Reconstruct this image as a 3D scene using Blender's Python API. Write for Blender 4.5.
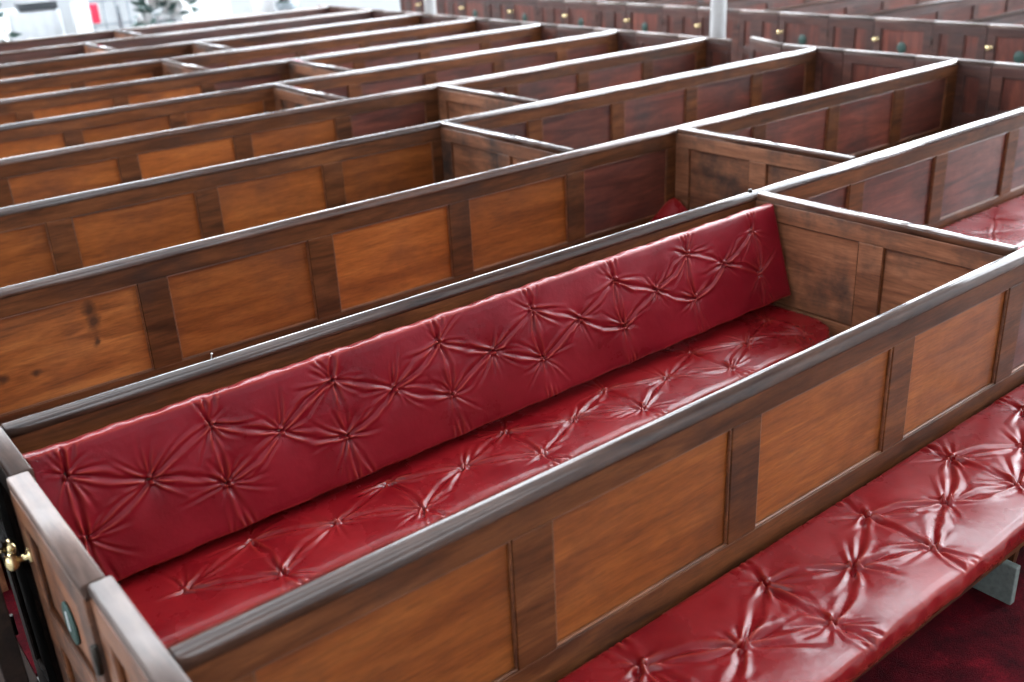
import bpy, bmesh, math, random
import numpy as np
from mathutils import Vector, Matrix

for o in list(bpy.data.objects):
    bpy.data.objects.remove(o)
SC = bpy.context.scene
COL = SC.collection
R = math.radians
random.seed(7)

# ------------------------------------------------------------------ camera
EYE = 1.88
AZ, PITCH, ROLL, FPX = 0.914463, 0.409911, -0.0515336, 1008.11
f = Vector((math.cos(PITCH)*math.cos(AZ), math.cos(PITCH)*math.sin(AZ), -math.sin(PITCH)))
r = Vector((math.sin(AZ), -math.cos(AZ), 0)); u = r.cross(f)
r2 = r*math.cos(ROLL)+u*math.sin(ROLL); u2 = u*math.cos(ROLL)-r*math.sin(ROLL)
cd = bpy.data.cameras.new('camera'); cam = bpy.data.objects.new('camera', cd); COL.objects.link(cam)
M = Matrix((r2, u2, -f)).transposed().to_4x4(); M.translation = (0, 0, EYE); cam.matrix_world = M
cd.sensor_width = 36; cd.lens = FPX/1024*36; cd.clip_start = 0.05; cd.clip_end = 100
cd.dof.use_dof = True; cd.dof.focus_distance = 2.75; cd.dof.aperture_fstop = 2.4
SC.camera = cam
SC.view_settings.view_transform = 'Standard'; SC.view_settings.look = 'None'
SC.view_settings.gamma = 1; SC.view_settings.use_curve_mapping = False
SC.view_settings.exposure = -0.25
SC.cycles.max_bounces = 6; SC.cycles.diffuse_bounces = 3; SC.cycles.glossy_bounces = 3
# ------------------------------------------------------------------ world: daylight outside the building
w = bpy.data.worlds.new('world'); SC.world = w; w.use_nodes = True
w.node_tree.nodes['Background'].inputs[0].default_value = (0.75, 0.87, 1, 1)
w.node_tree.nodes['Background'].inputs[1].default_value = 1.0
# daylight strength of the windows on each side of the hall
DAY = dict(right=22.0, back=21.0, left=6.0, front=2.2)

# ------------------------------------------------------------------ materials
def nt(name):
    m = bpy.data.materials.new(name); m.use_nodes = True
    t = m.node_tree; b = t.nodes['Principled BSDF']
    return m, t, b
def N(t, kind, **kw):
    n = t.nodes.new(kind)
    for k, v in kw.items(): setattr(n, k, v)
    return n
def ramp(t, src, stops):
    n = N(t, 'ShaderNodeValToRGB'); e = n.color_ramp.elements
    while len(e) < len(stops): e.new(0.5)
    for i, (p, c) in enumerate(stops):
        e[i].position = p; e[i].color = (*c, 1) if len(c) == 3 else c
    t.links.new(src, n.inputs[0]); return n.outputs[0]
def mixc(t, fac, a, b, mode='MIX'):
    n = N(t, 'ShaderNodeMix', data_type='RGBA', blend_type=mode)
    for s, v in ((0, fac), (6, a), (7, b)):
        if isinstance(v, (int, float)): n.inputs[s].default_value = v
        elif isinstance(v, tuple): n.inputs[s].default_value = (*v, 1)
        else: t.links.new(v, n.inputs[s])
    return n.outputs[2]
def noise(t, vec, scale, detail=4, rough=0.55, dist=0):
    n = N(t, 'ShaderNodeTexNoise'); n.inputs['Scale'].default_value = scale
    n.inputs['Detail'].default_value = detail; n.inputs['Roughness'].default_value = rough
    n.inputs['Distortion'].default_value = dist; t.links.new(vec, n.inputs['Vector']); return n.outputs['Fac']

def wood(name, dark, mid, light, axis='x', rough=0.35, stain=0.5, stain_col=(0.02, 0.012, 0.01), coat=0.15, knots=None, spec=0.5, bump=0.12, rvar=0.22, sp=(0.50, 0.72), crough=0.22):
    """varnished wood: streaks run along the axis; random offset per object"""
    m, t, b = nt(name)
    tc = N(t, 'ShaderNodeTexCoord'); oi = N(t, 'ShaderNodeObjectInfo')
    off = N(t, 'ShaderNodeVectorMath', operation='SCALE'); off.inputs[0].default_value = (13.1, 7.7, 5.3)
    t.links.new(oi.outputs['Random'], off.inputs['Scale'])
    ad = N(t, 'ShaderNodeVectorMath', operation='ADD')
    t.links.new(tc.outputs['Object'], ad.inputs[0]); t.links.new(off.outputs[0], ad.inputs[1])
    mp = N(t, 'ShaderNodeMapping')
    mp.inputs['Scale'].default_value = {'x': (2.2, 20, 20), 'y': (20, 2.2, 20), 'z': (20, 20, 2.2)}[axis]
    t.links.new(ad.outputs[0], mp.inputs[0])
    n1 = noise(t, mp.outputs[0], 1.0, 5, 0.55, 0.9)
    n2 = noise(t, mp.outputs[0], 8, 4, 0.65, 0.1)
    c = ramp(t, n1, [(0.28, dark), (0.5, mid), (0.72, light)])
    g = ramp(t, n2, [(0.3, (0.62, 0.62, 0.62)), (0.6, (1.08, 1.08, 1.08))])
    c = mixc(t, 0.8, c, g, 'MULTIPLY')
    n3 = noise(t, ad.outputs[0], 3.2, 5, 0.65)
    sm = ramp(t, n3, [(sp[0], (0, 0, 0)), (sp[1], (stain,)*3)])
    c = mixc(t, sm, c, stain_col)
    v = N(t, 'ShaderNodeMath', operation='MULTIPLY_ADD'); v.inputs[1].default_value = 0.5; v.inputs[2].default_value = 0.75
    t.links.new(oi.outputs['Random'], v.inputs[0])
    hs = N(t, 'ShaderNodeHueSaturation'); t.links.new(c, hs.inputs['Color']); t.links.new(v.outputs[0], hs.inputs['Value'])
    c = hs.outputs[0]
    if knots:
        for (kx, ky, kz, rx, rz) in knots:
            mk = N(t, 'ShaderNodeMapping', vector_type='TEXTURE'); mk.inputs['Location'].default_value = (kx, ky, kz)
            mk.inputs['Scale'].default_value = (rx, 1, rz)
            nz = N(t, 'ShaderNodeTexNoise'); nz.inputs['Scale'].default_value = 25
            t.links.new(tc.outputs['Object'], nz.inputs['Vector'])
            mx = N(t, 'ShaderNodeVectorMath', operation='SCALE'); mx.inputs['Scale'].default_value = 0.03
            t.links.new(nz.outputs['Color'], mx.inputs[0])
            a2 = N(t, 'ShaderNodeVectorMath', operation='ADD'); t.links.new(tc.outputs['Object'], a2.inputs[0]); t.links.new(mx.outputs[0], a2.inputs[1])
            t.links.new(a2.outputs[0], mk.inputs[0])
            gr = N(t, 'ShaderNodeTexGradient', gradient_type='SPHERICAL'); t.links.new(mk.outputs[0], gr.inputs[0])
            kf = ramp(t, gr.outputs['Fac'], [(0.1, (0, 0, 0)), (0.75, (0.85,)*3)])
            c = mixc(t, kf, c, (0.03, 0.012, 0.006))
    t.links.new(c, b.inputs['Base Color'])
    rr = ramp(t, n3, [(0.3, (rough,)*3), (0.8, (min(1, rough+rvar),)*3)])
    t.links.new(rr, b.inputs['Roughness'])
    b.inputs['Coat Weight'].default_value = coat; b.inputs['Coat Roughness'].default_value = crough
    b.inputs['Specular IOR Level'].default_value = spec
    bp = N(t, 'ShaderNodeBump'); bp.inputs['Strength'].default_value = bump; bp.inputs['Distance'].default_value = 0.004
    t.links.new(n2, bp.inputs['Height']); t.links.new(bp.outputs[0], b.inputs['Normal'])
    return m

W = {}
def wset(key, dark, mid, light, **kw):
    for ax in 'xyz': W[key+ax] = wood('wood_'+key+'_'+ax, dark, mid, light, axis=ax, **kw)
wset('honey', (0.145, 0.036, 0.0065), (0.225, 0.060, 0.011), (0.30, 0.090, 0.018), stain=0.5, stain_col=(0.07, 0.02, 0.006), spec=0.35)
wset('frame', (0.040, 0.013, 0.005), (0.095, 0.030, 0.010), (0.16, 0.054, 0.018), stain=0.5, coat=0.0, spec=0.22)
wset('mahogany', (0.035, 0.009, 0.006), (0.10, 0.024, 0.015), (0.17, 0.044, 0.026), stain=0.6)
wset('redframe', (0.028, 0.010, 0.008), (0.06, 0.02, 0.014), (0.10, 0.036, 0.024), stain=0.5)
wset('worn', (0.11, 0.038, 0.018), (0.21, 0.080, 0.038), (0.31, 0.130, 0.066), stain=0.95, stain_col=(0.022, 0.016, 0.014), rough=0.42, sp=(0.47, 0.66), coat=0.05, spec=0.35)
wset('black', (0.010, 0.006, 0.005), (0.02, 0.011, 0.008), (0.035, 0.018, 0.012), stain=0.5, coat=0.0, rough=0.7, spec=0.15)  # near-black wood; paints shade onto the left end panel and floor strip
wset('moulding', (0.07, 0.023, 0.009), (0.16, 0.052, 0.018), (0.26, 0.09, 0.032), stain=0.4, coat=0.3)
wset('cap', (0.025, 0.010, 0.006), (0.055, 0.023, 0.013), (0.10, 0.045, 0.028), stain=0.5, rough=0.5, coat=1.0, bump=0.04, rvar=0.1, spec=0.08, crough=0.09)
wset('capworn', (0.038, 0.020, 0.014), (0.08, 0.044, 0.032), (0.14, 0.088, 0.068), stain=0.6, rough=0.42, coat=0.0)
W['knotx'] = wood('wood_knotted_panel', (0.10, 0.028, 0.007), (0.22, 0.065, 0.014), (0.34, 0.115, 0.028), axis='x', stain=0.3,
                  knots=[(0.80, 0, 0.765, 0.03, 0.04), (0.805, 0, 0.715, 0.03, 0.05), (0.60, 0, 0.60, 0.03, 0.02), (0.50, 0, 0.61, 0.03, 0.02), (0.80, 0, 0.65, 0.012, 0.03)])

def leather(name, c1, c2, rough=0.3, spec=0.35):
    m, t, b = nt(name)
    tc = N(t, 'ShaderNodeTexCoord')
    n1 = noise(t, tc.outputs['Object'], 6, 5, 0.6)
    c = ramp(t, n1, [(0.3, c1), (0.7, c2)])
    ge = N(t, 'ShaderNodeNewGeometry')
    we = ramp(t, ge.outputs['Pointiness'], [(0.505, (0, 0, 0)), (0.55, (0.4,)*3)])
    c = mixc(t, we, c, (0.34, 0.045, 0.022))
    t.links.new(c, b.inputs['Base Color'])
    rr = ramp(t, n1, [(0.3, (rough,)*3), (0.75, (rough+0.16,)*3)]); t.links.new(rr, b.inputs['Roughness'])
    n2 = noise(t, tc.outputs['Object'], 260, 3, 0.6); n3 = noise(t, tc.outputs['Object'], 38, 3, 0.55)
    b1 = N(t, 'ShaderNodeBump'); b1.inputs['Strength'].default_value = 0.10; b1.inputs['Distance'].default_value = 0.001
    b2 = N(t, 'ShaderNodeBump'); b2.inputs['Strength'].default_value = 0.22; b2.inputs['Distance'].default_value = 0.004
    t.links.new(n2, b1.inputs['Height']); t.links.new(n3, b2.inputs['Height']); t.links.new(b2.outputs[0], b1.inputs['Normal'])
    t.links.new(b1.outputs[0], b.inputs['Normal'])
    b.inputs['Specular IOR Level'].default_value = spec
    return m
LEATHER = leather('red_leather', (0.135, 0.0028, 0.0055), (0.215, 0.007, 0.009), 0.21, 0.33)
LEATHER_B = leather('deep_red_leather', (0.115, 0.002, 0.0065), (0.19, 0.005, 0.012), 0.25, 0.22)

def plain(name, col, rough=0.5, metal=0, bump=0, scale=30, var=0.15, emit=None):
    m, t, b = nt(name); tc = N(t, 'ShaderNodeTexCoord')
    n1 = noise(t, tc.outputs['Object'], scale, 4)
    lo = tuple(x*(1-var) for x in col); hi = tuple(min(1, x*(1+var)) for x in col)
    t.links.new(ramp(t, n1, [(0.3, lo), (0.7, hi)]), b.inputs['Base Color'])
    b.inputs['Roughness'].default_value = rough; b.inputs['Metallic'].default_value = metal
    if bump:
        bp = N(t, 'ShaderNodeBump'); bp.inputs['Strength'].default_value = bump; bp.inputs['Distance'].default_value = 0.01
        t.links.new(n1, bp.inputs['Height']); t.links.new(bp.outputs[0], b.inputs['Normal'])
    return m
BRASS = plain('brass', (0.80, 0.62, 0.33), 0.22, 1)
BUTTON = plain('button_leather', (0.10, 0.03, 0.02), 0.45)
GREEN = plain('green_enamel', (0.014, 0.045, 0.035), 0.5)
DARKMETAL = plain('dark_metal', (0.03, 0.025, 0.02), 0.4, 0.8)
WHITEPAINT = plain('white_paint', (0.68, 0.69, 0.69), 0.35, var=0.04)
GREYPAINT = plain('grey_painted_board', (0.15, 0.165, 0.15), 0.6, scale=60, var=0.25)
CLOTH = plain('white_cloth', (0.52, 0.54, 0.56), 0.85, bump=0.3, scale=9, var=0.05)
PLASTER = plain('wall_plaster', (0.36, 0.37, 0.38), 0.8, scale=3, var=0.05)
CEILP = plain('ceiling_plaster', (0.16, 0.16, 0.165), 0.9, scale=3, var=0.04)
LEAF = plain('leaf_green', (0.05, 0.10, 0.085), 0.5, scale=20, var=0.5)
PETAL = plain('white_petal', (0.85, 0.84, 0.84), 0.7, var=0.06)
PINK = plain('pink_petal', (0.80, 0.10, 0.22), 0.6, var=0.2)
REDCLOTH = plain('red_upholstery', (0.75, 0.03, 0.08), 0.7, var=0.15)
IRON = plain('grey_iron', (0.22, 0.25, 0.27), 0.5, 0.3)
SLATE = plain('dark_board', (0.03, 0.035, 0.04), 0.5)

def carpet_mat():
    m, t, b = nt('red_carpet'); tc = N(t, 'ShaderNodeTexCoord')
    a = noise(t, tc.outputs['Object'], 9, 6, 0.7); c = noise(t, tc.outputs['Object'], 300, 3, 0.7)
    col = ramp(t, a, [(0.32, (0.02, 0.0005, 0.002)), (0.55, (0.09, 0.0015, 0.006)), (0.75, (0.24, 0.004, 0.014))])
    g = ramp(t, c, [(0.3, (0.5,)*3), (0.7, (1.2,)*3)])
    t.links.new(mixc(t, 0.8, col, g, 'MULTIPLY'), b.inputs['Base Color']); b.inputs['Roughness'].default_value = 0.95
    b.inputs['Specular IOR Level'].default_value = 0.1
    bp = N(t, 'ShaderNodeBump'); bp.inputs['Strength'].default_value = 0.8; bp.inputs['Distance'].default_value = 0.006
    t.links.new(c, bp.inputs['Height']); t.links.new(bp.outputs[0], b.inputs['Normal']); return m
CARPET = carpet_mat()
def stone_mat():
    m, t, b = nt('stone_floor'); tc = N(t, 'ShaderNodeTexCoord')
    br = N(t, 'ShaderNodeTexBrick'); br.inputs['Scale'].default_value = 1.1; br.inputs['Mortar Size'].default_value = 0.006
    br.inputs['Color1'].default_value = (0.28, 0.27, 0.26, 1); br.inputs['Color2'].default_value = (0.36, 0.35, 0.33, 1)
    br.inputs['Mortar'].default_value = (0.1, 0.1, 0.1, 1); t.links.new(tc.outputs['Object'], br.inputs['Vector'])
    n = noise(t, tc.outputs['Object'], 55, 5, 0.7)
    g = ramp(t, n, [(0.35, (0.45,)*3), (0.65, (1.15,)*3)])
    t.links.new(mixc(t, 0.9, br.outputs['Color'], g, 'MULTIPLY'), b.inputs['Base Color']); b.inputs['Roughness'].default_value = 0.55
    return m
STONE = stone_mat()
def daylight(name, strength, col=(0.86, 0.93, 1.0)):
    m = bpy.data.materials.new(name); m.use_nodes = True; t = m.node_tree
    for n in list(t.nodes): t.nodes.remove(n)
    e = N(t, 'ShaderNodeEmission'); e.inputs[0].default_value = (*col, 1); e.inputs[1].default_value = strength
    o = N(t, 'ShaderNodeOutputMaterial'); t.links.new(e.outputs[0], o.inputs[0]); return m

# ------------------------------------------------------------------ mesh helpers
class MB:
    def __init__(s): s.v = []; s.f = []; s.sm = []
    def box(s, a, b):
        x0, y0, z0 = (min(a[i], b[i]) for i in range(3)); x1, y1, z1 = (max(a[i], b[i]) for i in range(3))
        n = len(s.v)
        s.v += [(x0,y0,z0),(x1,y0,z0),(x1,y1,z0),(x0,y1,z0),(x0,y0,z1),(x1,y0,z1),(x1,y1,z1),(x0,y1,z1)]
        for q in ((0,3,2,1),(4,5,6,7),(0,1,5,4),(1,2,6,5),(2,3,7,6),(3,0,4,7)):
            s.f.append(tuple(n+i for i in q)); s.sm.append(False)
        return s
    def sweep(s, prof, p0, p1, side, smooth=True):
        """closed 2D profile (a along side, b along z) swept from p0 to p1"""
        n = len(s.v); k = len(prof); sd = Vector(side)
        for p in (Vector(p0), Vector(p1)):
            for a, b in prof: s.v.append(tuple(p+sd*a+Vector((0, 0, b))))
        d = (Vector(p1)-Vector(p0)); flip = d.cross(sd).z < 0
        for i in range(k):
            j = (i+1) % k; q = (n+i, n+j, n+k+j, n+k+i)
            s.f.append(q[::-1] if not flip else q); s.sm.append(smooth)
        e0 = tuple(n+i for i in range(k)); e1 = tuple(n+k+i for i in range(k))
        s.f += [e0 if not flip else e0[::-1], e1[::-1] if not flip else e1]; s.sm += [False, False]
        return s
    def lathe(s, prof, origin, axis, seg=20, smooth=True):
        """profile list of (radius, distance along axis)"""
        ax = Vector(axis).normalized(); t = Vector((0, 0, 1)) if abs(ax.z) < 0.9 else Vector((1, 0, 0))
        e1 = ax.cross(t).normalized(); e2 = ax.cross(e1); o = Vector(origin); n = len(s.v)
        for rad, h in prof:
            for k in range(seg):
                a = 2*math.pi*k/seg; s.v.append(tuple(o+ax*h+(e1*math.cos(a)+e2*math.sin(a))*max(rad, 1e-5)))
        for i in range(len(prof)-1):
            for k in range(seg):
                j = (k+1) % seg
                s.f.append((n+i*seg+k, n+i*seg+j, n+(i+1)*seg+j, n+(i+1)*seg+k)); s.sm.append(smooth)
        s.f.append(tuple(n+k for k in range(seg))[::-1]); s.f.append(tuple(n+(len(prof)-1)*seg+k for k in range(seg))); s.sm += [False, False]
        return s
    def build(s, name, mat, parent=None, bevel=0, loc=None, recalc=True):
        me = bpy.data.meshes.new(name); me.from_pydata(s.v, [], s.f)
        me.polygons.foreach_set('use_smooth', s.sm)
        if recalc:
            bm = bmesh.new(); bm.from_mesh(me); bmesh.ops.recalc_face_normals(bm, faces=bm.faces); bm.to_mesh(me); bm.free()
        me.materials.append(mat); o = bpy.data.objects.new(name, me); COL.objects.link(o)
        if parent: o.parent = parent
        if loc: o.location = loc
        if bevel:
            md = o.modifiers.new('bevel', 'BEVEL'); md.width = bevel; md.segments = 2; md.limit_method = 'ANGLE'; md.angle_limit = R(40)
        return o
def thing(name, label, cat, loc=(0, 0, 0), rz=0, group=None):
    o = bpy.data.objects.new(name, None); COL.objects.link(o); o.location = loc; o.rotation_euler = (0, 0, rz)
    o.empty_display_size = 0.1; return tag(o, label, cat, group)
def tag(o, label, cat, group=None):
    o['label'] = label; o['category'] = cat; o['kind'] = 'thing'
    if group: o['group'] = group
    return o
def structure(o): o['kind'] = 'structure'; return o
ORD = ['first', 'second', 'third', 'fourth', 'fifth', 'sixth', 'seventh', 'eighth', 'ninth', 'tenth', 'eleventh', 'twelfth']

# ------------------------------------------------------------------ dimensions of the box pews
TOP = 0.88
PT = 0.022                       # half thickness of a wall
P0, P1 = 0.482, 0.792            # panel bottom and top
ROWS = [1.28, 2.262, 3.245, 4.262, 5.24, 6.19, 7.16, 8.13, 9.08, 10.02, 10.98]
XL, XR = 0.292, 6.03
CROSS = [2.89, 3.535, 2.90, 3.565, 2.93, 3.54, 2.93, 3.57, 2.92, 3.52]
def cap_profile(hw, h=0.034):
    """bullnosed cap with a small cove below, seen end on"""
    p = []
    for sg in (1, -1):       # nearly flat crown with quarter-round edges
        for i in range(7):
            a = math.pi/2*(i/6 if sg == 1 else 1-i/6)
            p.append((sg*(0.04*hw+0.96*hw*math.cos(a)), -h*0.72+h*0.715*math.sin(a)))
        if sg == 1: p.append((0, 0))
    p += [(-hw*0.96, -h*0.80), (-hw*0.74, -h*0.86), (-hw*0.68, -h), (hw*0.68, -h), (hw*0.74, -h*0.86), (hw*0.96, -h*0.80)]
    return p
def flat_cap(hw, h=0.034):
    c = 0.005
    return [(hw, -c*1.2), (hw-c*0.3, -c*0.35), (hw-c, 0), (-hw+c, 0), (-hw+c*0.3, -c*0.35), (-hw, -c*1.2), (-hw, -h*0.6), (-hw*0.8, -h), (hw*0.8, -h), (hw, -h*0.6)]

def panel_wall(root, axis, a0, a1, stiles, sw, frame_mat, panel_mat, cap_mat, cap_hw, cap_ext=(0, 0), capf=cap_profile,
               lo=0.0, p0=P0, p1=P1, top=TOP, ends=True, midrail=None, panel_key=None):
    """panelled wall along local x or y, centred on the other axis. stiles: centres of the stiles between a0 and a1"""
    def bx(m, s0, s1, t0, t1, z0, z1):
        if axis == 'x': m.box((s0, t0, z0), (s1, t1, z1))
        else: m.box((t0, s0, z0), (t1, s1, z1))
    fr = MB(); bx(fr, a0, a1, -PT, PT, p1, top-0.026); bx(fr, a0, a1, -PT, PT, lo, p0)
    for s, wd in stiles: bx(fr, max(a0, s-wd/2), min(a1, s+wd/2), -PT, PT, p0, p1)
    edges = []
    st = sorted(stiles)
    for (s, wd), (s2, wd2) in zip(st[:-1], st[1:]):
        edges.append((s+wd/2, s2-wd2/2))
    k = 0.005
    spans = []
    for e0, e1 in edges:
        if midrail:
            bx(fr, e0, e1, -PT, PT, midrail[0], midrail[1]); spans += [(e0, e1, p0, midrail[0]), (e0, e1, midrail[1], p1)]
        else: spans.append((e0, e1, p0, p1))
    fr.build('frame', frame_mat, root, bevel=0.0025)
    for e0, e1, z0, z1 in spans:
        pm = panel_mat(0.5*(e0+e1)) if callable(panel_mat) else panel_mat
        pb = MB(); bx(pb, e0-0.004, e1+0.004, -PT+0.012, PT-0.012, z0-0.004, z1+0.004)
        po = pb.build('panel', pm, root)
        mo = MB()
        for sgn in (-1, 1):
            t0, t1 = sgn*(PT-0.012), sgn*(PT-0.003)
            bx(mo, e0, e1, t0, t1, z0, z0+k); bx(mo, e0, e1, t0, t1, z1-k, z1)
            bx(mo, e0, e0+k, t0, t1, z0+k, z1-k); bx(mo, e1-k, e1, t0, t1, z0+k, z1-k)
        mo.build('moulding', W['moulding'+axis] if frame_mat in (W['framex'], W['framey']) else W['frame'+axis] if frame_mat in (W['wornx'], W['worny']) else frame_mat, po, bevel=0.003)  # worn walls: dark moulding paints recess shade around the panels
    c = MB()
    if axis == 'x': c.sweep(capf(cap_hw), (a0-cap_ext[0], 0, top), (a1+cap_ext[1], 0, top), (0, 1, 0))
    else: c.sweep(capf(cap_hw), (0, a0-cap_ext[0], top), (0, a1+cap_ext[1], top), (1, 0, 0))
    return c.build('cap_rail', cap_mat, root)

# ------------------------------------------------------------------ the hall
HX0, HX1, HY0, HY1, HZ = -5.0, 14.0, -5.0, 15.5, 17.5
fl = MB().box((HX0-0.3, HY0-0.3, -0.1), (HX1+0.3, HY1+0.3, 0)).build('floor', STONE); structure(fl)
ce = MB().box((HX0-0.3, HY0-0.3, HZ), (HX1+0.3, HY1+0.3, HZ+0.1)).build('ceiling', CEILP); structure(ce)
def hall_wall(name, axis, pos, a0, a1, wins, z0, z1, out):
    """wall with window openings; out = +1/-1 side that faces outdoors"""
    m = MB(); t = 0.25
    def bx(s0, s1, zz0, zz1):
        if axis == 'x': m.box((pos, s0, zz0), (pos+out*t, s1, zz1))
        else: m.box((s0, pos, zz0), (s1, pos+out*t, zz1))
    bx(a0, a1, 0, z0); bx(a0, a1, z1, HZ)
    e = a0
    for c, hw in wins: bx(e, c-hw, z0, z1); e = c+hw
    bx(e, a1, z0, z1)
    structure(m.build(name, PLASTER))
win_no = 0
def window(axis, pos, c, hw, z0, z1, out, mat):
    global win_no; win_no += 1
    def B(m, s0, s1, d0, d1, zz0, zz1):
        if axis == 'x': m.box((pos+out*d0, s0, zz0), (pos+out*d1, s1, zz1))
        else: m.box((s0, pos+out*d0, zz0), (s1, pos+out*d1, zz1))
    fr = MB(); fw = 0.06
    B(fr, c-hw, c-hw+fw, 0.06, 0.14, z0, z1); B(fr, c+hw-fw, c+hw, 0.06, 0.14, z0, z1)
    B(fr, c-hw+fw, c+hw-fw, 0.06, 0.14, z0, z0+fw); B(fr, c-hw+fw, c+hw-fw, 0.06, 0.14, z1-fw, z1)
    n = int((z1-z0)/0.6)
    for i in range(1, n): zz = z0+(z1-z0)*i/n; B(fr, c-hw+fw, c+hw-fw, 0.08, 0.12, zz-0.012, zz+0.012)
    for i in (-1, 0, 1): B(fr, c+i*hw/2-0.012, c+i*hw/2+0.012, 0.075, 0.125, z0+fw, z1-fw)
    o = structure(fr.build('window_%d' % win_no, WHITEPAINT))
    g = MB(); B(g, c-hw+0.02, c+hw-0.02, 0.15, 0.16, z0+0.02, z1-0.02); g.build('pane', mat, o)
sets = [('wall_right', 'x', HX1, HY0, HY1, [(y, 1.3) for y in (-2.5, 0.9, 4.3, 7.7, 11.1, 14.0)], 1.25, 16.6, 1, daylight('daylight_right', DAY['right'])),
        ('wall_left', 'x', HX0, HY0, HY1, [(y, 0.8) for y in (-2.5, 1.0, 4.5, 8.0, 11.5, 14.2)], 2.2, 10.5, -1, daylight('daylight_left', DAY['left'])),
        ('wall_back', 'y', HY1, HX0, HX1, [(x, 1.3) for x in (-2.6, 0.8, 4.2, 7.6, 11.0)], 2.6, 16.6, 1, daylight('daylight_back', DAY['back'])),
        ('wall_front', 'y', HY0, HX0, HX1, [(x, 0.8) for x in (-2.0, 2.5, 7.0, 11.5)], 3.2, 10.5, -1, daylight('daylight_front', DAY['front']))]
for nm, ax, pos, a0, a1, wins, z0, z1, out, mt in sets:
    hall_wall(nm, ax, pos, a0, a1, wins, z0, z1, out)
    for c, hw in wins: window(ax, pos, c, hw, z0, z1, out, mt)

# ------------------------------------------------------------------ long pew walls
STX = [0.367+0.628*j for j in range(10)]
row_label = {
 0: 'foreground honey-brown panelled pew wall with a red seat cushion on its near side',
 1: 'long pew wall directly behind the tufted red back cushion',
 2: 'long honey-brown pew wall just behind the cushioned pew, knotted panel at its left',
}
def pm_honey(y):
    def fn(x):
        if x > 3.3: return W['mahoganyx']
        return W['honeyx']
    return fn
for i, Y in enumerate(ROWS):
    lab = row_label.get(i, 'long dark wooden pew wall, %s row counted back from the foreground one' % ORD[i])
    t = thing('pew_partition', lab, 'pew partition', (0, Y, 0), group='long walls of the near pew block')
    jit = 0.0 if i < 3 else random.uniform(-0.012, 0.012)
    st = [(x+jit+(-0.035 if i == 0 and 2.7 < x < 2.95 else 0), 0.10) for x in STX]
    st[0] = (XL+0.075, 0.11); st[-1] = (XR-0.075, 0.11)
    def pmf(x, i=i):
        if i == 2 and x < 0.95: return W['knotx']
        if x > 3.1 or (i >= 3 and x > 2.9): return W['mahoganyx']
        return W['honeyx']
    panel_wall(t, 'x', XL+0.024, XR-0.024, st, 0.1, W['framex'] if i < 9 else W['redframex'], pmf, W['capx'], 0.0275 if i == 0 else 0.0255,
               capf=cap_profile)
    if i == 1:
        MB().lathe([(0.0085, 0), (0.009, 0.006), (0.006, 0.011), (0, 0.012)], (2.868, 0.004, TOP-0.002), (0, 0, 1), 14).build('bolt_head', DARKMETAL, t)
        MB().lathe([(0.0012, 0), (0.0012, 0.012), (0.003, 0.013), (0.003, 0.015), (0, 0.0155)], (0.805, 0.006, TOP-0.001), (0.25, 0, 1), 8).build('nail', WHITEPAINT, t)

# cross walls between neighbouring long walls
for i, X in enumerate(CROSS):
    y0, y1 = ROWS[i], ROWS[i+1]
    if i == 0: lab = 'scuffed brown cross wall at the right end of the cushioned red pew'
    elif i == 1: lab = 'tan cross wall just behind the bolt, closing the second pew'
    else: lab = 'short pew cross wall, %s pew back from the foreground cushioned one' % ORD[i]
    t = thing('cross_partition', lab, 'pew partition', (X, 0, 0), group='cross walls of the near pew block')
    a0, a1 = y0+PT, y1-PT
    st = [(a0+0.045, 0.09), (a0+0.46, 0.09), (a1-0.04, 0.08)]
    c = panel_wall(t, 'y', a0, a1, st, 0.09, W['worny'], W['worny'], W['capy'], 0.021, cap_ext=(-0.006, -0.006), capf=flat_cap)

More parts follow.
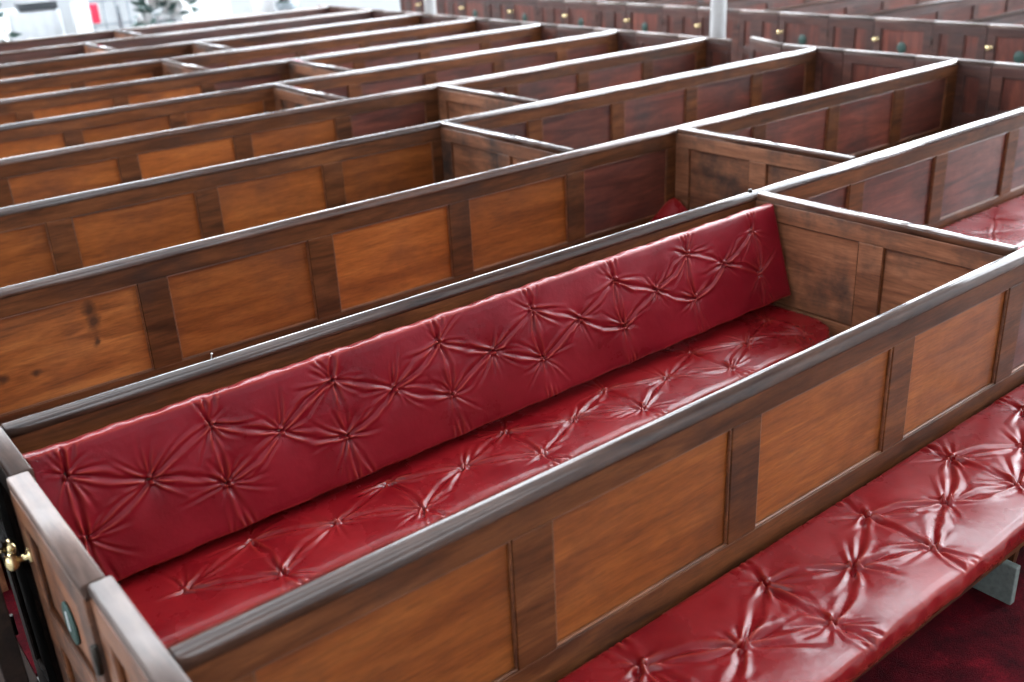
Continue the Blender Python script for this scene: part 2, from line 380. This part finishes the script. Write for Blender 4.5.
# ------------------------------------------------------------------ ends of the pews (fixed panels and doors)
def end_panel(X, Yc, h0, h1, out, lab, red=False, dark=False, group=None, top=TOP):
    t = thing('end_partition', lab, 'pew end', (X, Yc, 0), group=group)
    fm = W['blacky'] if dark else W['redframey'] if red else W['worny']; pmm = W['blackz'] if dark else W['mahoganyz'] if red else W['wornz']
    panel_wall(t, 'y', -h0, h1, [(-h0+0.03, 0.06), (0, 0.13), (h1-0.03, 0.06)], 0.06, fm, pmm, W['capworny'], 0.021, capf=flat_cap, lo=0.0, p0=0.12, p1=0.79, midrail=(0.50, 0.56), top=top)
    return t
def door(X, y0, y1, out, lab, angle=0, dark=False, red=False, plate=True, group=None, thick_cap=True, numeral=False, top=TOP):
    """hinge at (X, y0); closed door runs to y1. outer face looks along out*x"""
    t = thing('pew_gate', lab, 'pew door', (X, y0, 0), rz=angle, group=group)
    wd = y1-y0-0.006
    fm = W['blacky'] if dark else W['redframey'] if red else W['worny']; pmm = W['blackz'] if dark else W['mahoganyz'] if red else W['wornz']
    panel_wall(t, 'y', 0.003, wd, [(0.038, 0.07), (wd-0.035, 0.07)], 0.07, fm, pmm, W['capworny'], 0.022, capf=flat_cap, lo=0.02, p0=0.12, p1=0.80, midrail=(0.52, 0.60), top=top)
    kb = MB().lathe([(0.017, 0), (0.017, 0.003), (0.007, 0.006), (0.006, 0.022), (0.014, 0.026), (0.019, 0.035), (0.0175, 0.043), (0.010, 0.048), (0, 0.0495)],
               (out*PT, wd-0.035, 0.715), (out, 0, 0), 20).build('knob', BRASS, t)
    if plate:
        m = MB().lathe([(1, 0), (1, 0.003), (0.93, 0.005), (0.01, 0.005)], (0, 0, 0), (out, 0, 0), 28)
        m.v = [(x+out*(PT-0.010), y*0.042+wd*0.5, z*0.045+0.66) for x, y, z in m.v]
        p = m.build('number_plate', GREEN, t)
        if numeral:
            MB().box((out*(PT-0.006), wd*0.5-0.003, 0.645), (out*(PT-0.003), wd*0.5+0.003, 0.688)).build('numeral', WHITEPAINT, p)
    for hz in (0.22, 0.70):
        MB().lathe([(0.006, 0), (0.006, 0.06)], (out*(PT+0.003), 0.0, hz), (0, 0, 1), 10).build('hinge', DARKMETAL, t)
    return t
# left end, beside the near aisle
end_panel(XL, ROWS[0], 0.24, 0.255, -1, 'worn end panel at the bottom left corner where the foreground pew wall starts')
end_panel(XL, ROWS[1], 0.248, 0.26, -1, 'worn, shade-darkened end panel at the left edge, at the end of the cushion-backed pew wall', dark=True)  # dark: shade on its outer face is put into the wood colour
door(XL-0.010, 1.537, 2.012, -1, 'worn tan pew door with brass knob and green oval plate at bottom left', numeral=True)
door(XL-0.073, 2.465, 2.94, -1, 'dark pew door folded back open at the left edge, only its edge showing', angle=R(174.5), plate=False, dark=True)
end_panel(XL, ROWS[2], 0.235, 0.26, -1, 'worn end panel of the third long wall, beside the near aisle')
# right end, beside the middle aisle
gR = 'end panels on the far side of the near block'
for i in range(1, 11):
    Y = ROWS[i]
    end_panel(XR, Y, 0.225, 0.27, 1, 'reddish end panel capping the far end of the %s long pew wall' % ORD[i], red=True, group=gR)
for i in range(1, 10):
    y0 = ROWS[i]+0.27; y1 = ROWS[i+1]-0.225
    ang = R(-24) if i == 3 else 0
    lab = ('open pew door left ajar at the far aisle, by the slim white column' if i == 3 else
           'closed dark pew door at the far end of the %s pew back from the foreground' % ORD[i])
    door(XR, y0, y1, 1, lab, angle=ang, red=True, plate=False, group=None if i == 3 else 'closed doors of the near block')

# ------------------------------------------------------------------ second block beyond the middle aisle
BX = 7.66
BR = [3.19+0.955*k for k in range(10)]
for i, Y in enumerate(BR):
    t = thing('pew_partition', 'long pew wall across the middle aisle, %s from the right edge of the photo' % ORD[i], 'pew partition', (0, Y, 0), group='long walls of the far pew block')
    n = 8; st = [(BX+0.1+(12.3-BX-0.2)*k/(n-1), 0.10) for k in range(n)]
    panel_wall(t, 'x', BX+0.024, 12.3, st, 0.1, W['redframex'], W['mahoganyx'], W['capx'], 0.0255)
    end_panel(BX, Y, 0.235, 0.20, -1, 'reddish aisle end panel of the far block, %s from the right edge' % ORD[i], red=True, group='aisle end panels of the far block')
for i in range(len(BR)-1):
    door(BX, BR[i]+0.20, BR[i+1]-0.235, -1, 'red-brown door with brass knob and oval plate across the aisle, %s from the right' % ORD[i], red=True, group='doors of the far pew block')

# slim white columns standing at the far aisle
for (x, y, lab) in ((6.16, 5.245, 'slim white iron column nearest, in the top right of the photo'), (6.16, 9.09, 'slim white iron column further back, at the top middle of the photo')):
    t = thing('column', lab, 'column', (x, y, 0), group='slim white columns')
    MB().lathe([(0.10, 0), (0.10, 0.10), (0.085, 0.12), (0.08, 0.16), (0.062, 0.18)], (0, 0, 0), (0, 0, 1), 24).build('base', WHITEPAINT, t)
    MB().lathe([(0.060, 0.18), (0.056, 3.6)], (0, 0, 0), (0, 0, 1), 24).build('shaft', WHITEPAINT, t)
    MB().lathe([(0.056, 3.6), (0.075, 3.63), (0.065, 3.68), (0.12, 3.85), (0.14, 3.9)], (0, 0, 0), (0, 0, 1), 24).build('capital', WHITEPAINT, t)
    MB().lathe([(0.06, 3.9), (0.06, HZ)], (0, 0, 0), (0, 0, 1), 20).build('upper_shaft', WHITEPAINT, t)

# ------------------------------------------------------------------ tufted cushions
def tufted(name, mat, parent, L, Wd, T, buttons, res=0.0032, seed=1, edge_r=0.006, corner=0.0, D=0.014, fold=0.0055, lift=None, puff=0.008, ws=1.0, bh=0.003):
    """box cushion: x 0..L, y 0..Wd (y=0 is the front/top edge), top surface at z=T. returns the object and button points"""
    rng = np.random.RandomState(seed)
    nx = max(20, int(L/res)); ny = max(10, int(Wd/res))
    xs = np.linspace(0, L, nx+1); ys = np.linspace(0, Wd, ny+1)
    X, Y = np.meshgrid(xs, ys, indexing='ij')
    H = np.zeros_like(X)
    B = np.array(buttons)
    # low frequency softness
    for k in range(14):
        fx, fy, ph = rng.uniform(2, 16), rng.uniform(-18, 18), rng.uniform(0, 6.28)
        H += 0.00035*np.sin(fx*X+fy*Y+ph)
    dm = np.full_like(X, 9.)
    for (bx, by) in buttons:
        d = np.hypot(X-bx, Y-by); dm = np.minimum(dm, d)
        H -= D*np.exp(-d/0.014)
    edged = np.minimum(np.minimum(X, L-X), np.minimum(Y, Wd-Y))
    H += puff*(1-np.exp(-(dm/0.085)**2))*np.clip(edged/0.022, 0, 1)**0.6
    def crease(ax, ay, bx, by, amp, w, fade_end=False, bow=0.0):
        dx, dy = bx-ax, by-ay; ln = math.hypot(dx, dy)
        x0, x1 = min(ax, bx)-0.05, max(ax, bx)+0.05
        i0, i1 = np.searchsorted(xs, x0), np.searchsorted(xs, x1)
        if i1 <= i0: return
        xx, yy = X[i0:i1], Y[i0:i1]
        t = ((xx-ax)*dx+(yy-ay)*dy)/ln**2; s = ((xx-ax)*dy-(yy-ay)*dx)/ln
        tc = np.clip(t, 0, 1)
        s = s+bow*np.sin(np.pi*tc); w_ = w*ws
        if fade_end: env = np.clip(1-tc, 0, 1)**1.3; ww = w_*(0.6+1.2*tc)
        else: env = 0.45+0.55*np.abs(2*tc-1)**1.3; ww = w_*(0.7+0.8*(1-np.abs(2*tc-1)))
        out = np.where((t < 0) | (t > 1), np.exp(-((t-tc)*ln/0.006)**2), 1.0)
        H[i0:i1] += out*env*amp*(-np.exp(-(s/ww)**2)+0.75*np.exp(-((s-1.9*ww)/(1.1*ww))**2)+0.35*np.exp(-((s+2.0*ww)/(1.2*ww))**2))
    nb = len(buttons)
    for i in range(nb):
        near = []
        for j in range(nb):
            if i == j: continue
            d = math.hypot(B[i, 0]-B[j, 0], B[i, 1]-B[j, 1])
            if d < 0.235:
                near.append(math.atan2(B[j, 1]-B[i, 1], B[j, 0]-B[i, 0]))
                if i < j: crease(*B[i], *B[j], fold*rng.uniform(0.6, 1.1), 0.0046, bow=rng.uniform(-0.014, 0.014))
                for sg in (-1, 1):
                    if rng.rand() < 0.75:
                        a = near[-1]+rng.uniform(0.09, 0.34)*sg; l = d*rng.uniform(0.4, 0.95)
                        crease(B[i, 0], B[i, 1], B[i, 0]+math.cos(a)*l, B[i, 1]+math.sin(a)*l, fold*rng.uniform(0.35, 0.7), 0.0036, True, rng.uniform(-0.01, 0.01))
        for k in range(rng.randint(7, 12)):
            a = rng.uniform(0, 6.283); l = rng.uniform(0.04, 0.15)
            crease(B[i, 0], B[i, 1], B[i, 0]+math.cos(a)*l, B[i, 1]+math.sin(a)*l, fold*rng.uniform(0.3, 0.65), 0.0034, True, rng.uniform(-0.008, 0.008))
        for ed, tgt in ((B[i, 1], 0.0), (Wd-B[i, 1], Wd)):
            if ed < Wd*0.36:   # gathers running to the nearby edge
                for q in (-0.02, 0.006, 0.03):
                    crease(B[i, 0], B[i, 1], B[i, 0]+q+rng.uniform(-0.012, 0.012), tgt, fold*rng.uniform(0.35, 0.9)*(1 if q == 0.006 else 0.6), 0.0045)
    H = np.maximum(H, -0.024)
    # rounded border
    e = np.clip(edged, 0, edge_r)
    Z = T+H*np.clip(edged/0.012+0.25, 0, 1)-(edge_r-np.sqrt(np.maximum(0, edge_r**2-(edge_r-e)**2)))
    if lift is not None:
        lx, ly, la, lr = lift; Z = Z+la*np.exp(-((X-lx)**2+(Y-ly)**2)/lr**2)
    XX = X.copy()
    if corner > 0:
        dv = np.clip(ys, 0, corner); cut = corner-np.sqrt(np.maximum(0, corner**2-(corner-dv)**2))
        for j in range(ny+1):
            z0 = L-0.3; m = X[:, j] > z0
            XX[m, j] = z0+(X[m, j]-z0)*(0.3-cut[j])/0.3
    # scalloped outline: the seams pull in opposite the buttons
    wob = 0.0012*np.sin(XX*38+seed)
    YY = Y+wob*np.where(Y < Wd*0.5, (1-Y/(Wd*0.5))**4, 0)
    nv = (nx+1)*(ny+1); verts = np.stack([XX, YY, Z], -1).reshape(-1, 3)
    idx = np.arange(nv).reshape(nx+1, ny+1)
    f1 = np.stack([idx[:-1, :-1], idx[1:, :-1], idx[1:, 1:], idx[:-1, 1:]], -1).reshape(-1, 4)
    ring = np.concatenate([idx[:, 0], idx[-1, 1:], idx[-2::-1, -1], idx[0, -2:0:-1]])
    verts = [tuple(v) for v in verts]; faces = [tuple(int(k) for k in q) for q in f1]; prev = [int(k) for k in ring]
    rp = [verts[k] for k in prev]; m = len(prev)
    c0 = (L/2, Wd/2)
    for lev, (zz, ins) in enumerate(((T-0.008, -0.0006), (T*0.72, -0.0028), (T*0.5, -0.0036), (T*0.14, -0.0028), (0.001, 0.004), (0.0, 0.012))):
        base = len(verts)
        for q, p in enumerate(rp):
            nxv = rp[(q+1) % m]; pv = rp[q-1]; tx, ty = nxv[0]-pv[0], nxv[1]-pv[1]; tl = math.hypot(tx, ty) or 1
            wv = 0.0012*math.sin(q*0.11+seed)+0.0009*math.sin(q*0.31+1.7*seed)
            i2 = ins+wv*(0.3, 1, 1, 1, 0, 0)[lev]
            up = (p[2]-T) if lift is not None else 0
            verts.append((p[0]-ty/tl*i2, p[1]+tx/tl*i2, zz+max(0, up)*(1 if lev < 4 else 0.85)))
        cur = [base+q for q in range(m)]
        for q in range(m): faces.append((prev[(q+1) % m], prev[q], cur[q], cur[(q+1) % m]))
        prev = cur
    faces.append(tuple(prev[::-1]))
    me = bpy.data.meshes.new(name); me.from_pydata(verts, [], faces); me.polygons.foreach_set('use_smooth', [True]*(len(faces)-1)+[False])
    me.materials.append(mat); o = bpy.data.objects.new(name, me); COL.objects.link(o)
    if parent: o.parent = parent
    pts = []
    for bx, by in buttons:
        i = min(nx, max(0, int(round(bx/L*nx)))); j = min(ny, max(0, int(round(by/Wd*ny))))
        pts.append((XX[i, j], YY[i, j], Z[i, j]))
    # seam piping around the upper edge
    return o, pts
def button_mesh():
    m = MB().lathe([(0.0072, -0.004), (0.0082, 0.0), (0.0072, 0.0025), (0.0042, 0.004), (0.0001, 0.0045)], (0, 0, 0), (0, 0, 1), 14)
    me = bpy.data.meshes.new('button'); me.from_pydata(m.v, [], m.f); me.polygons.foreach_set('use_smooth', m.sm); me.materials.append(BUTTON); return me
BME = button_mesh()
def add_buttons(root, pts, bh):
    for p in pts:
        b = bpy.data.objects.new('button', BME); COL.objects.link(b); b.parent = root; b.location = (p[0], p[1], p[2]+bh)
def make_cushion(name, lab, x0, y0, z0, L, Wd, T, buttons, mat, rot=None, **kw):
    t = thing(name, lab, 'cushion', (x0, y0, z0))
    if rot: t.rotation_euler = rot
    o, pts = tufted('cover', mat, t, L, Wd, T, buttons, **kw)
    add_buttons(t, pts, kw.get('bh', 0.003))
    return t
def seat_buttons(L, x_off, pitch=0.40, rows=(0.075, 0.185, 0.285)):
    b = []; x = x_off
    while x-pitch/2 > 0.05: x -= pitch
    while x < L-0.05:
        if x > 0.05: b += [(x, rows[0]), (x, rows[2])]
        if 0.05 < x+pitch/2 < L-0.05: b.append((x+pitch/2, rows[1]))
        x += pitch
    return b
ST = 0.052     # seat cushion thickness
SZ = 0.445     # cushion top
# main pew: seat cushion y 1.855..2.232
make_cushion('seat_cushion', 'tufted red leather seat cushion below the red back cushion, rounded at its right end', 0.335, 1.80, 0.490-ST, 2.505, 0.434, ST,
             seat_buttons(2.505, 0.739-0.335, 0.394, (0.072, 0.165, 0.242)), LEATHER, seed=3, corner=0.15, fold=0.0062, puff=0.005, ws=1.25)
# foreground pew: cushion against the near face of the first wall, y 0.885..1.252
make_cushion('seat_cushion', 'tufted red leather seat cushion in the foreground at bottom right', 0.45, 0.878, 0.407-0.056, 3.3, 0.370, 0.056,
             seat_buttons(3.3, 1.19-0.45, 0.3995, (0.10, 0.183, 0.282)), LEATHER, seed=11, fold=0.0085, D=0.012, puff=0.006, ws=1.65, bh=0.006, rot=(0, R(-0.65), 0))
# pew behind: plain view hidden except its raised right corner
make_cushion('seat_cushion', 'red seat cushion of which only the corner shows behind the bolt on the rail', 0.335, 2.845, SZ-ST, 3.165, 0.372, ST,
             seat_buttons(3.165, 0.5), LEATHER, seed=5, res=0.008, lift=(3.15, 0.372, 0.105, 0.13))
# pew to the right of the cross wall
make_cushion('seat_cushion', 'shiny red seat cushion at the right edge, beyond the scuffed cross wall', 2.93, 1.86, SZ-ST, 3.05, 0.374, ST,
             seat_buttons(3.05, 0.35), LEATHER, seed=9, res=0.006, fold=0.006)
# back cushion
tilt = math.atan2(0.32, 0.100)   # rises 0.32 over 0.10
bb = []
for k in range(8):
    x = 0.396+0.3325*k
    bb.append((x-0.327, 0.105*1.0, 't')); bb.append((x-0.327, 0.255, 'b'))
    if k < 7: bb.append((x+0.162-0.327, 0.188, 'm'))
# local: x along, y=0 lower edge ... the lower edge stands on the seat, upper edge leans on the wall
Wb = 0.335
loc_buttons = []
for k in range(8):
    x = 0.396+0.3325*k-0.327
    for (xx, zt) in ((x, 0.775), (x, 0.632)):
        loc_buttons.append((xx, (zt-0.518)/math.sin(tilt)))
    if k < 7: loc_buttons.append((x+0.165, (0.697-0.512)/math.sin(tilt)))
make_cushion('back_cushion', 'long tufted red leather back cushion leaning on the pew wall, centre of the photo', 0.345, 2.05, 0.512, 2.533, Wb, 0.05, loc_buttons, LEATHER_B,
             rot=(tilt, R(-0.5), 0), seed=21, fold=0.0072, D=0.015, puff=0.003)
bpy.data.objects['back_cushion'].location = (0.327, 2.099, 0.503)

# benches under the cushions
def bench(lab, x0, x1, yw, depth=0.355, z=0.39):
    t = thing('pew_bench', lab, 'bench', ((x0+x1)/2, yw, 0))
    h = (x1-x0)/2
    MB().box((-h, -depth, z-0.026), (h, -0.001, z)).build('seat_board', W['framex'], t, bevel=0.004)
    n = max(2, int((x1-x0)/1.0)+1)
    for k in range(n):
        x = -h+0.02+(2*h-0.04)*k/(n-1)
        m = MB(); q = len(m.v)
        prof = [(-depth+0.05, z-0.026), (-0.001, z-0.026), (-0.001, 0.013), (-depth+0.14, 0.013), (-depth+0.13, 0.12), (-depth+0.06, z-0.10)]
        for xx in (x-0.013, x+0.013): m.v += [(xx, a, b) for a, b in prof]
        m.f = [tuple(range(6)), tuple(range(11, 5, -1))]+[(i, (i+1) % 6, 6+(i+1) % 6, 6+i) for i in range(6)]; m.sm = [False]*8
        m.build('bracket', W['framez'], t, bevel=0.002)
    return t
bench('dark wooden bench under the foreground seat cushion', 0.45, 3.7, ROWS[0]-PT-0.001, z=0.341)
bench('dark wooden bench under the seat cushion of the cushioned pew', 0.33, 2.86, ROWS[1]-PT-0.001, z=0.488-ST, depth=0.40)
bench('dark wooden bench under the red cushion corner that shows behind the bolted rail', 0.33, 3.50, ROWS[2]-PT-0.001, z=SZ-ST)
bench('dark wooden bench under the shiny cushion at the right edge', 2.93, 6.0, ROWS[1]-PT-0.001, z=SZ-ST)
tag(MB().box((2.455, 0.968, 0.006), (2.48, 1.20, 0.135)).build('support_block', GREYPAINT, bevel=0.003), 'pale grey painted wooden block on the red carpet under the foreground bench', 'block')

tag(MB().box((XL-0.16, 0.9, 0.0), (XL-0.024, 4.0, 0.018)).build('floor_shade_strip', W['blacky'], bevel=0.003), 'dark strip added as shade on the stone floor along the left pew ends', 'shade strip')  # added strip, coloured dark to stand in for shade on the floor
# carpets on the pew floors
for (x0, y0, x1, y1, lab) in ((0.33, 0.05, 6.0, ROWS[0]-PT, 'dark red carpet under the foreground bench at bottom right'),
                              (0.33, ROWS[0]+PT, 2.86, ROWS[1]-PT, 'red carpet on the floor of the cushioned pew'),
                              (XL-0.022, ROWS[1]+PT+0.27, 3.50, ROWS[2]-PT, 'red carpet strip seen through the gap by the open door at the left edge')):
    tag(MB().box((x0, y0+0.004, 0.0), (x1, y1-0.004, 0.012)).build('carpet', CARPET), lab, 'carpet')

# ------------------------------------------------------------------ things beyond the last row, far left
def leaf_cluster(m, c, rad, n, rng, ln=0.10, wd=0.03):
    for k in range(n):
        d = Vector((rng.gauss(0, 1), rng.gauss(0, 1), rng.gauss(0.3, 1))).normalized()
        p = Vector(c)+d*rad*rng.uniform(0.3, 1); s = d.cross(Vector((rng.random(), rng.random(), rng.random()))).normalized()*wd
        q = len(m.v); nrm = d.cross(s).normalized()*wd*0.4
        m.v += [tuple(p), tuple(p+d*ln*0.5+s+nrm), tuple(p+d*ln), tuple(p+d*ln*0.5-s+nrm), tuple(p+d*ln*0.5-nrm)]
        m.f += [(q, q+1, q+4), (q+1, q+2, q+4), (q+2, q+3, q+4), (q+3, q, q+4)]; m.sm += [True]*4
def blossom(m, c, rad, rng):
    for k in range(12):
        d = Vector((rng.gauss(0, 1), rng.gauss(0, 1), rng.gauss(0.2, 1))).normalized()
        e = d.orthogonal().normalized(); g = d.cross(e); q = len(m.v); p = Vector(c)
        m.v.append(tuple(p))
        for a in range(7):
            th = math.pi*2*a/7; m.v.append(tuple(p+d*rad*(0.75+0.25*math.cos(th))+e*rad*0.55*math.cos(th)+g*rad*0.55*math.sin(th)))
        m.v.append(tuple(p+d*rad*0.85)); 
        for a in range(7): b = (a+1) % 7; m.f += [(q, q+1+b, q+1+a), (q+8, q+1+a, q+1+b)]; m.sm += [True, True]
def flowers(lab, loc, spread, blooms, leaves, seed, pmat=PETAL, rad=0.09, h=0.8):
    rng = random.Random(seed); t = thing('flower_arrangement', lab, 'flowers', loc)
    MB().lathe([(0.10, 0), (0.10, 0.03), (0.04, 0.06), (0.035, h-0.25), (0.12, h-0.18), (0.15, h-0.05), (0.13, h-0.04)], (0, 0, 0), (0, 0, 1), 18).build('stand', IRON, t)
    m = MB(); leaf_cluster(m, (0, 0, h+0.05), spread, leaves, rng, 0.2, 0.035); m.build('foliage', LEAF, t, recalc=False)
    for k in range(blooms):
        a = rng.uniform(0, 6.28); rr = spread*rng.uniform(0.2, 1.0)
        b = MB(); blossom(b, (math.cos(a)*rr, math.sin(a)*rr, h+0.05+rng.uniform(-0.1, 0.3)), rad*rng.uniform(0.7, 1.2), rng); b.build('blossom', pmat, t, recalc=False)
flowers('white flowers on a stand at the top left corner of the photo', (2.48, 12.1, 0), 0.26, 9, 80, 1, rad=0.13, h=0.80)
flowers('white flowers with dark green leaves right of the red chair, far background', (4.62, 12.5, 0), 0.30, 10, 110, 2, rad=0.13, h=0.82)
flowers('small pink flower posy in the far background, top middle left', (6.38, 12.75, 0), 0.03, 3, 8, 3, PINK, 0.10, h=0.86)
# cloth-covered table with a dark board lying on it
t = thing('communion_table', 'table under a white cloth beyond the last pew, top left', 'table', (3.18, 12.75, 0), rz=R(-4))
n = 60; vs = []; fs = []
for lev, (z, ex) in enumerate(((1.03, 0.0), (1.015, 0.012), (0.6, 0.02), (0.2, 0.03), (0.03, 0.035))):
    for k in range(n):
        s = k/n*4; side = int(s); fr_ = s-side
        cx, cy = [(-1+2*fr_, -1), (1, -1+2*fr_), (1-2*fr_, 1), (-1, 1-2*fr_)][side]
        wv = 0.012*math.sin(k*1.9)*(lev > 1)*lev/3
        vs.append((cx*(0.255+ex+wv), cy*(0.30+ex+wv), z))
for lev in range(4):
    for k in range(n): j = (k+1) % n; fs.append((lev*n+k, lev*n+j, (lev+1)*n+j, (lev+1)*n+k))
fs.append(tuple(range(n-1, -1, -1)))
m = MB(); m.v = vs; m.f = fs; m.sm = [True]*(len(fs)-1)+[False]; m.build('table_cloth', CLOTH, t)
tp = MB().box((-0.24, -0.28, 0.99), (0.24, 0.28, 1.015)).build('table_top', W['framex'], t)
for sx in (-1, 1):
    for sy in (-1, 1): MB().box((sx*0.20-0.03, sy*0.24-0.03, 0), (sx*0.20+0.03, sy*0.24+0.03, 0.99)).build('leg', W['framez'], t)
o = MB().box((-0.20, -0.13, 0), (0.20, 0.13, 0.085)).build('book', SLATE, bevel=0.008, loc=(3.22, 12.55, 1.033)); o.rotation_euler = (0, 0, R(-4)); tag(o, 'dark closed book lying on the white cloth of the far table', 'book')
# white banner stand next to it
t = thing('lectern_front', 'white upright lectern panel standing right of the far cloth table', 'lectern', (3.60, 12.25, 0), rz=R(8))
MB().box((-0.10, -0.02, 0.05), (0.095, 0.02, 1.09)).build('panel', WHITEPAINT, t, bevel=0.008)
MB().box((-0.13, -0.12, 0), (0.13, 0.12, 0.05)).build('base', WHITEPAINT, t, bevel=0.008)
# red chair
t = thing('red_chair', 'small red upholstered chair beside the far railing, top left', 'chair', (4.02, 12.62, 0))
MB().box((-0.20, -0.2, 0.42), (0.20, 0.2, 0.48)).build('seat', REDCLOTH, t, bevel=0.015)
MB().box((-0.22, 0.17, 0.80), (-0.055, 0.21, 1.02)).build('backrest', REDCLOTH, t, bevel=0.015)
for sx in (-1, 1):
    for sy in (-1, 1): MB().box((sx*0.17-0.015, sy*0.17-0.015, 0), (sx*0.17+0.015, sy*0.17+0.015, 0.42 if sy < 0 else 0.98)).build('leg', IRON, t)
# iron railing
t = thing('iron_railing', 'grey iron altar railing behind the red chair, far top left', 'railing', (4.55, 13.35, 0))
MB().box((-0.55, -0.02, 1.0), (0.75, 0.02, 1.03)).build('top_rail', IRON, t, bevel=0.004)
MB().box((-0.55, -0.012, 0.72), (0.75, 0.012, 0.74)).build('middle_rail', IRON, t)
for k in range(9):
    MB().lathe([(0.011, 0), (0.011, 1.0)], (-0.5+k*0.15, 0, 0), (0, 0, 1), 8).build('baluster', IRON, t)
# white pedestals
for (x, y, w2, h2, lab) in ((5.62, 13.9, 0.46, 1.15, 'wide white painted screen behind the far flowers'), (6.12, 12.95, 0.15, 1.12, 'narrow white painted screen left of the pink posy')):
    t = thing('white_screen', lab, 'screen', (x, y, 0))
    MB().box((-w2, -0.025, 0.08), (w2, 0.025, h2)).build('panel', WHITEPAINT, t, bevel=0.01)
    for s in (-1, 1): MB().box((s*w2*0.8-0.02, -0.12, 0), (s*w2*0.8+0.02, 0.12, 0.08)).build('foot', WHITEPAINT, t)
